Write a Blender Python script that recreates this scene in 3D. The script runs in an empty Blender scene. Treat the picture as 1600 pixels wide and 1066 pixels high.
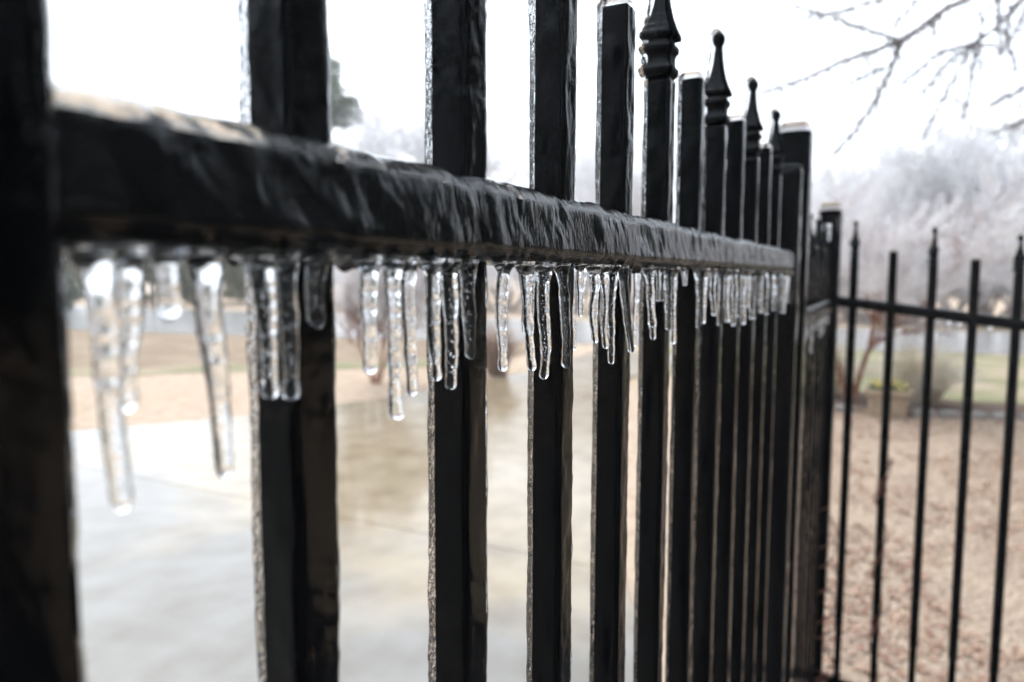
import bpy, bmesh, math, random
import numpy as np
from mathutils import Matrix, Vector

random.seed(7); rng = np.random.default_rng(7)
C = bpy.context.scene.collection
sc = bpy.context.scene

# ------------------------------------------------------------------ camera
CAMZ = 1.5
YAW, PITCH, ROLL = 0.479892, 0.0894295, 0.0025
cy, sy = math.cos(YAW), math.sin(YAW)
F = Vector((cy*math.cos(PITCH), sy*math.cos(PITCH), -math.sin(PITCH)))
R0 = Vector((sy, -cy, 0)); U0 = R0.cross(F)
R = R0*math.cos(ROLL) + U0*math.sin(ROLL); U = -R0*math.sin(ROLL) + U0*math.cos(ROLL)
cam = bpy.data.cameras.new('camera'); camo = bpy.data.objects.new('camera', cam); C.objects.link(camo)
M = Matrix(((R.x, U.x, -F.x, 0), (R.y, U.y, -F.y, 0), (R.z, U.z, -F.z, CAMZ), (0, 0, 0, 1)))
camo.matrix_world = M
FPX = 1152.26
cam.sensor_width = 36; cam.lens = FPX/1600*36
cam.clip_start = 0.01; cam.clip_end = 2000
cam.dof.use_dof = True; cam.dof.focus_distance = 0.49; cam.dof.aperture_fstop = 5.3
cam.dof.aperture_blades = 0
sc.camera = camo

# ------------------------------------------------------------------ world and sun (overcast)
SUN_EL, SUN_AZ = math.radians(48), math.radians(62)      # azimuth measured from +X towards +Y
w = bpy.data.worlds.new('World'); sc.world = w; w.use_nodes = True
nt = w.node_tree; bg = nt.nodes['Background']
sky = nt.nodes.new('ShaderNodeTexSky'); sky.sky_type = 'NISHITA'; sky.sun_disc = False
sky.sun_elevation = SUN_EL; sky.sun_rotation = math.pi/2 - SUN_AZ
sky.air_density = 1.0; sky.dust_density = 3.0; sky.ozone_density = 1.0
hs = nt.nodes.new('ShaderNodeHueSaturation'); hs.inputs['Saturation'].default_value = 0.12
mixw = nt.nodes.new('ShaderNodeMixRGB'); mixw.inputs[0].default_value = 0.62
mixw.inputs[2].default_value = (5.05, 5.75, 6.6, 1)          # the even cloud layer
nt.links.new(sky.outputs[0], hs.inputs['Color']); nt.links.new(hs.outputs[0], mixw.inputs[1])
nt.links.new(mixw.outputs[0], bg.inputs[0]); bg.inputs[1].default_value = 0.13
sun = bpy.data.lights.new('sun', 'SUN'); sun.energy = 0.9; sun.angle = math.radians(25); sun.color = (1, 0.97, 0.93)
suno = bpy.data.objects.new('sun', sun); C.objects.link(suno)
sd = Vector((math.cos(SUN_EL)*math.cos(SUN_AZ), math.cos(SUN_EL)*math.sin(SUN_AZ), math.sin(SUN_EL)))
suno.rotation_euler = sd.to_track_quat('Z', 'Y').to_euler()
sc.view_settings.view_transform = 'Standard'; sc.view_settings.look = 'None'
sc.view_settings.exposure = 1.52; sc.view_settings.gamma = 1
sc.render.engine = 'CYCLES'
cy_ = sc.cycles
cy_.use_denoising = True; cy_.max_bounces = 20; cy_.transmission_bounces = 16; cy_.glossy_bounces = 6
cy_.diffuse_bounces = 10; cy_.transparent_max_bounces = 12; cy_.volume_bounces = 1
cy_.sample_clamp_indirect = 12

# ------------------------------------------------------------------ materials
def mat(name, col=(.5, .5, .5), rough=.6, spec=.5, noise=None, bump=None, coords='Object', **kw):
    """noise=(scale, colour2, lo, hi, detail) mixes a second colour; bump=(scale, strength, distance)"""
    m = bpy.data.materials.new(name); m.use_nodes = True
    t = m.node_tree; b = t.nodes['Principled BSDF']
    b.inputs['Base Color'].default_value = (*col, 1); b.inputs['Roughness'].default_value = rough
    b.inputs['Specular IOR Level'].default_value = spec
    for k, v in kw.items(): b.inputs[k.replace('_', ' ')].default_value = v
    geo = t.nodes.new('ShaderNodeNewGeometry')
    if noise:
        last = None
        for (s, c2, lo, hi, det) in (noise if isinstance(noise, list) else [noise]):
            n = t.nodes.new('ShaderNodeTexNoise'); n.inputs['Scale'].default_value = s; n.inputs['Detail'].default_value = det
            r = t.nodes.new('ShaderNodeMapRange'); r.inputs[1].default_value = lo; r.inputs[2].default_value = hi
            mx = t.nodes.new('ShaderNodeMixRGB'); mx.inputs[1].default_value = (*col, 1); mx.inputs[2].default_value = (*c2, 1)
            t.links.new(geo.outputs['Position'], n.inputs['Vector']); t.links.new(n.outputs[0], r.inputs[0])
            t.links.new(r.outputs[0], mx.inputs[0])
            if last: t.links.new(last.outputs[0], mx.inputs[1])
            last = mx
        t.links.new(last.outputs[0], b.inputs['Base Color'])
    if bump:
        n = t.nodes.new('ShaderNodeTexNoise'); n.inputs['Scale'].default_value = bump[0]; n.inputs['Detail'].default_value = 4
        bp = t.nodes.new('ShaderNodeBump'); bp.inputs['Strength'].default_value = bump[1]; bp.inputs['Distance'].default_value = bump[2]
        t.links.new(geo.outputs['Position'], n.inputs['Vector']); t.links.new(n.outputs[0], bp.inputs['Height'])
        t.links.new(bp.outputs[0], b.inputs['Normal'])
    return m

def ice_mat(name, scale=(420, 420, 420), strength=.25, dist=.0006, rough=.02, frost=.0, ior=1.31, fscale=(90, 90, 90)):
    m = bpy.data.materials.new(name); m.use_nodes = True
    t = m.node_tree; b = t.nodes['Principled BSDF']
    b.inputs['Base Color'].default_value = (.97, .985, 1, 1); b.inputs['Roughness'].default_value = rough
    b.inputs['IOR'].default_value = ior; b.inputs['Transmission Weight'].default_value = 1
    geo = t.nodes.new('ShaderNodeNewGeometry')
    mp = t.nodes.new('ShaderNodeMapping'); mp.inputs['Scale'].default_value = scale
    n = t.nodes.new('ShaderNodeTexNoise'); n.inputs['Scale'].default_value = 1; n.inputs['Detail'].default_value = 3
    bp = t.nodes.new('ShaderNodeBump'); bp.inputs['Strength'].default_value = strength; bp.inputs['Distance'].default_value = dist
    t.links.new(geo.outputs['Position'], mp.inputs['Vector']); t.links.new(mp.outputs[0], n.inputs['Vector'])
    t.links.new(n.outputs[0], bp.inputs['Height']); t.links.new(bp.outputs[0], b.inputs['Normal'])
    if frost > 0:       # cloudy patches where the ice holds fine air
        n2 = t.nodes.new('ShaderNodeTexNoise'); n2.inputs['Scale'].default_value = 1; n2.inputs['Detail'].default_value = 7; n2.inputs['Roughness'].default_value = .7
        r = t.nodes.new('ShaderNodeMapRange'); r.inputs[1].default_value = .50; r.inputs[2].default_value = .68; r.inputs[4].default_value = frost
        mp2 = t.nodes.new('ShaderNodeMapping'); mp2.inputs['Scale'].default_value = fscale; mp2.inputs['Rotation'].default_value = (0, .3, 0)
        d = t.nodes.new('ShaderNodeBsdfDiffuse'); d.inputs[0].default_value = (.75, .78, .82, 1)
        ms = t.nodes.new('ShaderNodeMixShader'); out = t.nodes['Material Output']
        t.links.new(geo.outputs['Position'], mp2.inputs['Vector']); t.links.new(mp2.outputs[0], n2.inputs['Vector']); t.links.new(n2.outputs[0], r.inputs[0])
        t.links.new(r.outputs[0], ms.inputs[0]); t.links.new(b.outputs[0], ms.inputs[1]); t.links.new(d.outputs[0], ms.inputs[2])
        t.links.new(ms.outputs[0], out.inputs[0])
    return m

def iced(name, c1, c2, scale=1.3, lo=.5, hi=.75, trans=.5):
    """rime and clear ice over twigs: light passes in from both sides"""
    m = mat(name, c1, .3, .4, noise=(scale, c2, lo, hi, 4)); t = m.node_tree; b = t.nodes['Principled BSDF']
    tr = t.nodes.new('ShaderNodeBsdfTranslucent'); ms = t.nodes.new('ShaderNodeMixShader'); ms.inputs[0].default_value = trans
    src = b.inputs['Base Color'].links[0].from_socket; t.links.new(src, tr.inputs[0])
    t.links.new(b.outputs[0], ms.inputs[1]); t.links.new(tr.outputs[0], ms.inputs[2]); t.links.new(ms.outputs[0], t.nodes['Material Output'].inputs[0])
    return m
BLACK = mat('black_paint', (.0018, .002, .003), .5, .03)
ICE = ice_mat('icicle_ice', (420, 420, 240), .5, .0009, .01)
COAT = ice_mat("picket_ice", (300, 300, 150), .45, .0010, .006, ior=1.25)
COATB = ice_mat('weather_side_ice', (430, 430, 300), 1.0, .0026, .03, ior=1.28)
RAILICE = ice_mat('rail_ice', (340, 240, 190), .5, .0010, .006, .0, ior=1.31, fscale=(260, 90, 60))

# ------------------------------------------------------------------ numpy noise + mesh helpers
_perm = np.random.default_rng(3).random((64, 64, 64))
def vnoise(p):
    """smooth value noise, p (...,3) -> -1..1"""
    p = np.asarray(p, float); i = np.floor(p).astype(int); f = p - i; f = f*f*(3-2*f)
    r = 0
    for dx in (0, 1):
        for dy in (0, 1):
            for dz in (0, 1):
                wgt = (f[..., 0] if dx else 1-f[..., 0])*(f[..., 1] if dy else 1-f[..., 1])*(f[..., 2] if dz else 1-f[..., 2])
                r = r + wgt*_perm[(i[..., 0]+dx) & 63, (i[..., 1]+dy) & 63, (i[..., 2]+dz) & 63]
    return r*2-1
def mesh(name, v, f, smooth=True):
    m = bpy.data.meshes.new(name)
    m.from_pydata([tuple(map(float, x)) for x in v] if not isinstance(v, np.ndarray) else v.tolist(), [], f if isinstance(f, list) else f.tolist())
    if smooth: m.polygons.foreach_set('use_smooth', [True]*len(m.polygons))
    m.update(); return m
def loft_vf(rings, cap=True, off=0):
    """rings (n,m,3); returns verts, faces; outward normals when the ring runs counter-clockwise seen from its +axis"""
    n, m, _ = rings.shape
    v = rings.reshape(-1, 3)
    a = np.arange(n-1)[:, None]*m + np.arange(m)[None, :]; b = np.arange(n-1)[:, None]*m + (np.arange(m)[None, :]+1) % m
    q = np.stack([a, b, b+m, a+m], -1).reshape(-1, 4) + off
    f = q.tolist()
    if cap:
        f.append([off+k for k in range(m)][::-1]); f.append([off+(n-1)*m+k for k in range(m)])
    return v, f
def rrect(m, x0, x1, y0, y1, r):
    """m points of a rounded rectangle, counter-clockwise"""
    k = m//4; pts = []
    for (cx, cy2, a0) in ((x1-r, y0+r, -90), (x1-r, y1-r, 0), (x0+r, y1-r, 90), (x0+r, y0+r, 180)):
        for j in range(k):
            a = math.radians(a0 + 90*j/(k-1)); pts.append((cx+r*math.cos(a), cy2+r*math.sin(a)))
    return np.array(pts)
def resample(pts, m):
    """evenly spread m points along a closed 2-D outline"""
    q = np.vstack([pts, pts[:1]]); s = np.r_[0, np.cumsum(np.linalg.norm(np.diff(q, axis=0), axis=1))]
    t = np.linspace(0, s[-1], m, endpoint=False)
    return np.c_[np.interp(t, s, q[:, 0]), np.interp(t, s, q[:, 1])]
def box_mesh(name, x0, x1, y0, y1, z0, z1, bev=.001):
    bm = bmesh.new(); bmesh.ops.create_cube(bm, size=1)
    for v in bm.verts:
        v.co = ((x0+x1)/2+v.co.x*(x1-x0), (y0+y1)/2+v.co.y*(y1-y0), (z0+z1)/2+v.co.z*(z1-z0))
    if bev: bmesh.ops.bevel(bm, geom=bm.edges[:], offset=bev, segments=2, affect='EDGES')
    m = bpy.data.meshes.new(name); bm.to_mesh(m); bm.free(); return m
def obj(name, me, m, parent=None, loc=(0, 0, 0)):
    """loc is given in world space; parents are unrotated empties or objects"""
    o = bpy.data.objects.new(name, me); C.objects.link(o)
    if m and not me.materials: me.materials.append(m)
    L = Vector(loc)
    if parent:
        o.parent = parent; L = L - Vector(parent['_w'])
    o.location = L; o['_w'] = tuple(loc)
    return o
def thing(name, label, cat, loc=(0, 0, 0), group=None):
    o = bpy.data.objects.new(name, None); C.objects.link(o); o.location = loc; o['_w'] = tuple(loc); o.empty_display_size = .05
    tag(o, label, cat, group); return o
def tag(o, label, cat, group=None):
    o['label'] = label; o['category'] = cat
    if group: o['group'] = group
    return o
def kind(o, k): o['kind'] = k; return o
def segs_mesh(name, S, sides=3):
    """S rows x0 y0 z0 x1 y1 z1 r0 r1 -> open prisms as one mesh"""
    S = np.asarray(S, float); a = S[:, :3]; b = S[:, 3:6]; d = b-a; d /= np.linalg.norm(d, axis=1)[:, None]+1e-9
    h = np.where(np.abs(d[:, 2:3]) < .9, np.array([[0, 0, 1.]]), np.array([[1., 0, 0]]))
    u = np.cross(d, h); u /= np.linalg.norm(u, axis=1)[:, None]; w2 = np.cross(d, u)
    ang = np.arange(sides)*2*math.pi/sides
    ring = np.cos(ang)[None, :, None]*u[:, None, :] + np.sin(ang)[None, :, None]*w2[:, None, :]
    V = np.concatenate([a[:, None, :]+ring*S[:, 6, None, None], b[:, None, :]+ring*S[:, 7, None, None]], 1).reshape(-1, 3)
    base = np.arange(len(S))[:, None]*2*sides; k = np.arange(sides); k2 = (k+1) % sides
    Fq = np.stack([base+k, base+k2, base+k2+sides, base+k+sides], -1).reshape(-1, 4)
    return mesh(name, V, Fq)

# ------------------------------------------------------------------ terrain and ground sheets
def sstep(a, b, x):
    t = np.clip((np.asarray(x, float)-a)/(b-a), 0, 1); return t*t*(3-2*t)
def ground_h(x, y):
    """the yard falls away to the right of the corner post"""
    x = np.asarray(x, float); y = np.asarray(y, float)
    return -.12*np.clip(.2-y, 0, 2.4)*sstep(1.5, 2.6, x)*(1-sstep(5, 8.5, x))
LAWN = mat('dormant_lawn', (.46, .355, .275), .9, .15, noise=[(.35, (.30, .27, .15), .5, .75, 3), (7, (.27, .17, .11), .48, .72, 6), (45, (.52, .41, .30), .45, .7, 4)], bump=(60, .6, .02))
def axis(lo, hi, near0, near1, step, n):
    a = np.arange(near0, near1+1e-6, step)
    L = near0-(np.geomspace(1, 1+near0-lo, n)-1)[::-1]; Rr = near1+np.geomspace(1, 1+hi-near1, n)-1
    return np.unique(np.r_[L, a, Rr])
gx = axis(-250, 600, -2, 10, .25, 24); gy = axis(-400, 500, -4, 4, .25, 24)
GX, GY = np.meshgrid(gx, gy, indexing='ij'); GZ = ground_h(GX, GY)
n1, n2 = GX.shape; idx = np.arange(n1*n2).reshape(n1, n2)
gq = np.stack([idx[:-1, :-1], idx[1:, :-1], idx[1:, 1:], idx[:-1, 1:]], -1).reshape(-1, 4)
kind(obj('lawn', mesh('lawn', np.stack([GX, GY, GZ], -1).reshape(-1, 3), gq), LAWN), 'structure')

def wavy(pts, step=.35, amp=.06, seed=0):
    """subdivide an outline and make its edge uneven"""
    out = []
    P = [np.array(p, float) for p in pts]
    for i in range(len(P)):
        a, b = P[i], P[(i+1) % len(P)]; L = np.linalg.norm(b-a); n = max(1, min(200, int(L/step)))
        for j in range(n):
            q = a+(b-a)*j/n; e = vnoise(np.array([q[0]*1.7+seed, q[1]*1.7, seed*3.1])); e2 = vnoise(np.array([q[0]*1.7+seed, q[1]*1.7+40, seed]))
            out.append((q[0]+amp*e, q[1]+amp*e2))
    return out
def sheet(name, pts, z, m):
    bm = bmesh.new(); vs = [bm.verts.new((x, y, z)) for x, y in pts]
    f = bm.faces.new(vs); f.normal_update()
    if f.normal.z < 0: f.normal_flip()
    bmesh.ops.triangulate(bm, faces=bm.faces[:])
    me = bpy.data.meshes.new(name); bm.to_mesh(me); bm.free()
    return kind(obj(name, me, m), 'structure')
BANK = mat('leafy_bank', (.265, .195, .135), .9, .15, noise=[(1.1, (.34, .27, .19), .45, .65, 5), (9, (.20, .13, .10), .5, .72, 5)], bump=(25, .7, .05))
GREEN = mat('green_turf', (.20, .21, .11), .9, .15, noise=[(.9, (.38, .31, .22), .42, .62, 5), (6, (.30, .22, .16), .5, .7, 4)], bump=(40, .6, .03))
ROADM = mat('wet_asphalt', (.32, .31, .305), .15, .5, noise=(.8, (.37, .365, .36), .4, .6, 4), bump=(30, .25, .01))
sheet('leafy_bank', wavy([(6.2, 11.6), (9, 8.2), (11.2, 6.2), (13.2, 6.3), (14.4, 8), (12.9, 14.1), (12, 20), (11.6, 60), (-30, 60)], .8, .35, 3), .004, BANK)
sheet('green_verge', wavy([(-12, 27), (2.5, 14.6), (6.2, 11.0), (9, 7.7), (11, 5.9), (11.6, 6.5), (9.4, 8.5), (6.7, 11.8), (2.9, 15.5), (-11, 29)], .5, .3, 5), .008, GREEN)
sheet('grass_verge', wavy([(9.6, -14), (10.2, -1.0), (10.6, 2.5), (12, 5.0), (15.0, 4.5), (16.9, -2), (20.2, -40)], .8, .3, 6), .006, GREEN)
sheet('road', wavy([(11.3, 120), (12.04, 19.9), (12.95, 14.1), (16.7, -1.15), (20.5, -40), (27, -40), (23.2, -1.5), (21.4, 22.2), (21.5, 34), (24, 120)], 2, .1, 8), .014, ROADM)
BEDM = mat('bark_mulch', (.11, .075, .06), .95, .1, noise=(20, (.2, .15, .12), .45, .7, 5), bump=(40, 1, .04))
sheet('mulch_bed', wavy([(9.0, 1.9), (8.85, .7), (8.95, -.3), (9.25, -1.3), (9.6, -3.2), (10.4, -3.1), (10.2, -1), (10.7, 1.2), (10.2, 2.1)], .3, .12, 9), .012, BEDM)

# concrete driveway in slabs with open joints
def wet_concrete():
    m = bpy.data.materials.new('wet_concrete'); m.use_nodes = True
    t = m.node_tree; b = t.nodes['Principled BSDF']; L = t.links.new
    geo = t.nodes.new('ShaderNodeNewGeometry')
    def nz(scale, det, lo, hi):
        n = t.nodes.new('ShaderNodeTexNoise'); n.inputs['Scale'].default_value = scale; n.inputs['Detail'].default_value = det
        r = t.nodes.new('ShaderNodeMapRange'); r.inputs[1].default_value = lo; r.inputs[2].default_value = hi
        L(geo.outputs['Position'], n.inputs['Vector']); L(n.outputs[0], r.inputs[0]); return r
    a = nz(.8, 4, .36, .64); c = nz(3.5, 6, .35, .7); g = nz(160, 3, .3, .7)
    m1 = t.nodes.new('ShaderNodeMixRGB'); m1.inputs[1].default_value = (.33, .27, .185, 1); m1.inputs[2].default_value = (.215, .205, .188, 1)
    m2 = t.nodes.new('ShaderNodeMixRGB'); m2.blend_type = 'MULTIPLY'; m2.inputs[2].default_value = (.70, .66, .60, 1)
    sx = t.nodes.new('ShaderNodeSeparateXYZ'); L(geo.outputs['Position'], sx.inputs[0])
    def mth(op, p, q):
        k_ = t.nodes.new('ShaderNodeMath'); k_.operation = op
        for i_, z_ in enumerate((p, q)):
            if isinstance(z_, (int, float)): k_.inputs[i_].default_value = z_
            else: L(z_, k_.inputs[i_])
        return k_.outputs[0]
    nse = mth('MULTIPLY', mth('SUBTRACT', a.outputs[0], .5), .8)
    e1 = mth('SUBTRACT', sx.outputs[0], 2.75); e2 = mth('SUBTRACT', mth('SUBTRACT', sx.outputs[0], mth('MULTIPLY', sx.outputs[1], .55)), .62)
    refl_mask = t.nodes.new('ShaderNodeMapRange'); refl_mask.inputs[1].default_value = -.25; refl_mask.inputs[2].default_value = .45; refl_mask.inputs[3].default_value = 1; refl_mask.inputs[4].default_value = 0  # tan and grey pattern of the wet reflections, painted into the base colour
    L(mth('ADD', mth('MINIMUM', e1, e2), nse), refl_mask.inputs[0]); L(refl_mask.outputs[0], m1.inputs[0]); L(c.outputs[0], m2.inputs[0]); L(m1.outputs[0], m2.inputs[1]); L(m2.outputs[0], b.inputs['Base Color'])
    wet = nz(.5, 2, .42, .56)
    rr = t.nodes.new('ShaderNodeMapRange'); rr.inputs[3].default_value = .09; rr.inputs[4].default_value = .008
    L(wet.outputs[0], rr.inputs[0]); L(rr.outputs[0], b.inputs['Roughness'])
    b.inputs['Specular IOR Level'].default_value = .5; b.inputs['IOR'].default_value = 1.4
    bp = t.nodes.new('ShaderNodeBump'); bp.inputs['Distance'].default_value = .002
    inv = t.nodes.new('ShaderNodeMapRange'); inv.inputs[3].default_value = .12; inv.inputs[4].default_value = .006
    L(wet.outputs[0], inv.inputs[0]); L(inv.outputs[0], bp.inputs['Strength']); L(g.outputs[0], bp.inputs['Height']); L(bp.outputs[0], b.inputs['Normal'])
    return m
CONC = wet_concrete()
FAR = np.array([(-30, 29), (-3, 11.4), (0, 9.5), (4.08, 6.84), (5.42, 6.0), (7.2, 5.35), (9.8, 4.95), (13.2, 5.1), (14.6, 5.6), (16, 6.5)])
NEAR = np.array([(-30, -.12), (2.15, -.12), (2.2, .55), (4.5, 1.7), (9.8, 3.4), (13, 3.2), (14.8, 2.6), (16, 1.5)])
PAD = mat('added_dark_asphalt', (.045, .045, .047), .3, .5, noise=(3, (.06, .06, .06), .4, .65, 5), bump=(120, .4, .004))
sheet('added_dark_pad', [(-30, -9), (2.5, -9), (2.5, -.13), (-30, -.13)], .012, PAD)  # unseen dark pad, added so the fence ice mirrors dark ground
drive = bpy.data.objects.new('driveway', None); C.objects.link(drive); drive['_w'] = (0, 0, 0); drive['kind'] = 'structure'
cuts_x = [-8, -3.6, -.1, 3.4, 6.9, 10.4, 13.6]
def clipx(x0, x1):
    xs = np.unique(np.r_[np.linspace(x0, x1, 15), [q for q in (2.15, 2.2) if x0 < q < x1]])
    return xs
for i in range(len(cuts_x)-1):
    x0, x1 = cuts_x[i]+.004, cuts_x[i+1]-.004
    xs = clipx(x0, x1); top = np.interp(xs, FAR[:, 0], FAR[:, 1]); low = np.interp(xs, NEAR[:, 0], NEAR[:, 1])
    for ya, yb in ((-9, -2.2), (-2.2, 20)) if i < 4 else ((-9, 20),):
        lo = np.maximum(low, ya+.006); hi = np.minimum(top, yb-.006)
        ok = hi > lo+.02
        if ok.sum() < 2: continue
        X, A, B = xs[ok], lo[ok], hi[ok]; n = len(X)
        v = [(x, a, .03) for x, a in zip(X, A)]+[(x, b_, .03) for x, b_ in zip(X, B)]
        v += [(x, a, -.05) for x, a in zip(X, A)]+[(x, b_, -.05) for x, b_ in zip(X, B)]
        f = []
        for k in range(n-1):
            f += [[k, k+1, n+k+1, n+k], [2*n+k, 2*n+k+1, k+1, k], [n+k, n+k+1, 3*n+k+1, 3*n+k]]
        f += [[0, n, 3*n, 2*n], [n-1, 3*n-1, 4*n-1, 2*n-1]]
        obj('slab', mesh('slab', v, f, False), CONC, drive)

# ------------------------------------------------------------------ fence
D = .1953                      # front plane of the iced pickets
SP = .122                      # picket spacing
PX = lambda k: .2272+(k-1)*SP-.0127      # centre of picket k of the near panel
PY = D+.0115                   # centre line of the metal
HW = .0102                     # half width of the metal picket
Z_RAIL0, Z_RAIL1 = CAMZ+.0105, CAMZ+.0425
Z_FLAT, Z_COLLAR = CAMZ+.212, CAMZ+.187

def coat_mesh(name, z0, z1, hw, step, seed, back=.0045, front=.0012, side=.0013, dome=.006, amp=.0006, pts=32, flat=True):
    """ice shell round a square bar, local to the bar's centre line; thicker on the weather side (+Y)"""
    base = resample(rrect(32, -hw-side*1.3, hw+side, -hw-front, hw+back, .0028 if hw < .02 else .005), pts)
    zs = np.arange(z0, z1-.0005, step); scale = np.ones(len(zs))
    if flat:
        e = np.linspace(0, 1, 9)[1:]
        zs = np.r_[zs, z1+dome*np.sin(e*math.pi/2)]; scale = np.r_[scale, np.maximum(np.cos(e*math.pi/2)**.6, .05)]
    rings = np.zeros((len(zs), pts, 3))
    rings[..., 0] = base[None, :, 0]*scale[:, None]; rings[..., 1] = (base[None, :, 1]-.001)*scale[:, None]+.001; rings[..., 2] = zs[:, None]
    n = rings[..., :2]-np.array([0, .001]); n /= np.linalg.norm(n, axis=-1, keepdims=True)+1e-9
    q = rings*np.array([160, 160, 55])+seed*7.3; q2 = rings*np.array([300, 300, 200])+seed*3.7; q3 = rings*np.array([90, 90, 9])+seed*1.9
    dsp = amp*(vnoise(q)+.45*vnoise(q2)+1.0*vnoise(q3))
    rings[..., :2] += n*dsp[..., None]
    v, f = loft_vf(rings); me = mesh(name, v, f)
    me.materials.append(COAT); me.materials.append(COATB)       # the weather side is pitted and full of air
    nrm = np.zeros(len(me.polygons)*3, np.float32); me.polygons.foreach_get('normal', nrm)
    me.polygons.foreach_set('material_index', (nrm.reshape(-1, 3)[:, 1] > .45).astype(np.int32)); me.update(); return me

def finial_profile(ice=0.0):
    z = np.array([-.002, .000, .003, .007, .009, .012, .018, .020, .023, .027, .030, .0325, .034, .037, .040, .046, .055, .066, .078, .088, .0925, .095, .098, .102, .106, .109, .1105])
    h = np.array([.0108, .013, .0148, .0148, .0125, .0118, .0118, .0128, .0148, .0148, .0115, .0112, .0140, .0146, .0138, .0112, .0086, .0068, .0056, .0050, .0052, .0066, .0078, .0082, .0070, .0042, .0006])
    return z, h
def finial_mesh(name, grow=0.0, shift=(0, 0), smooth_sq=0.0, seed=None):
    z, h = finial_profile(); h = h*.92; rings = []
    zz = np.unique(np.r_[z, np.linspace(z[0], z[-1], 60)]); hh = np.interp(zz, z, h)
    if grow: hh = np.convolve(np.pad(hh, 2, mode='edge'), np.ones(5)/5, 'valid')
    th = np.linspace(0, 2*math.pi, 48, endpoint=False)
    for a, b in zip(zz, hh):
        sq = 1/np.maximum(np.abs(np.cos(th)), np.abs(np.sin(th)))            # square
        ball = np.clip((a-.085)/.008, 0, 1)
        r = b*(np.minimum(sq, 1.36)*(1-ball)+ball*1.0)
        if .0335 < a < .085 and not grow: r = r*(1+.16*np.cos(8*th)*(1-ball)*np.clip((.08-a)/.03, 0, 1))
        r = r+grow*(1 if a < .108 else 1)
        rings.append(np.c_[r*np.cos(th)+shift[0], r*np.sin(th)+shift[1], np.full(48, a+(grow*1.5*max(0, (a-.09)/.02)))])
    rings = np.array(rings)
    if seed is not None:
        rings[..., :2] += .0005*vnoise(rings*260+seed)[..., None]*np.stack([np.cos(th), np.sin(th)], -1)[None]
    v, f = loft_vf(rings); return mesh(name, v, f)
FIN = finial_mesh('finial'); FIN_ICE = finial_mesh('finial_ice', .0020, (-.0020, .0038), seed=3.3)
PICK_TALL = box_mesh('picket_tall', -HW, HW, -HW, HW, .06, Z_COLLAR, .0012)
PICK_FLAT = box_mesh('picket_flat', -HW, HW, -HW, HW, .06, Z_FLAT, .0012)

near = thing('iron_fence', 'tall black iron gate section coated in ice, running away from the big post', 'fence', (.9, PY, 0), 'black iron fence sections')
coats_far = {}
ord_ = ['nearest', 'second', 'third', 'fourth', 'fifth', 'sixth', 'seventh', 'eighth', 'ninth', 'tenth', 'eleventh']
for k in range(1, 12):
    fin = k % 2 == 1
    p = obj('picket', PICK_TALL if fin else PICK_FLAT, BLACK, near, (PX(k), PY, 0))
    step = .0018 if k < 5 else (.003 if k < 8 else .006)
    zlow = CAMZ-.42 if k < 3 else (CAMZ-.75 if k < 6 else .3)
    zlow = max(.1, zlow)
    z1 = Z_COLLAR-.001 if fin else Z_FLAT
    obj('ice_coat', coat_mesh('picket_ice', zlow, z1, HW, step, k*1.37, flat=not fin, amp=.0007 if k < 8 else .0006, dome=.009,
                              pts=40 if k < 6 else 24), COAT, p, (PX(k), PY, 0))
    if fin:
        fo = obj('finial', FIN, BLACK, p, (PX(k), PY, Z_COLLAR))
        obj('finial_ice', FIN_ICE, COAT, p, (PX(k), PY, Z_COLLAR))

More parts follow.
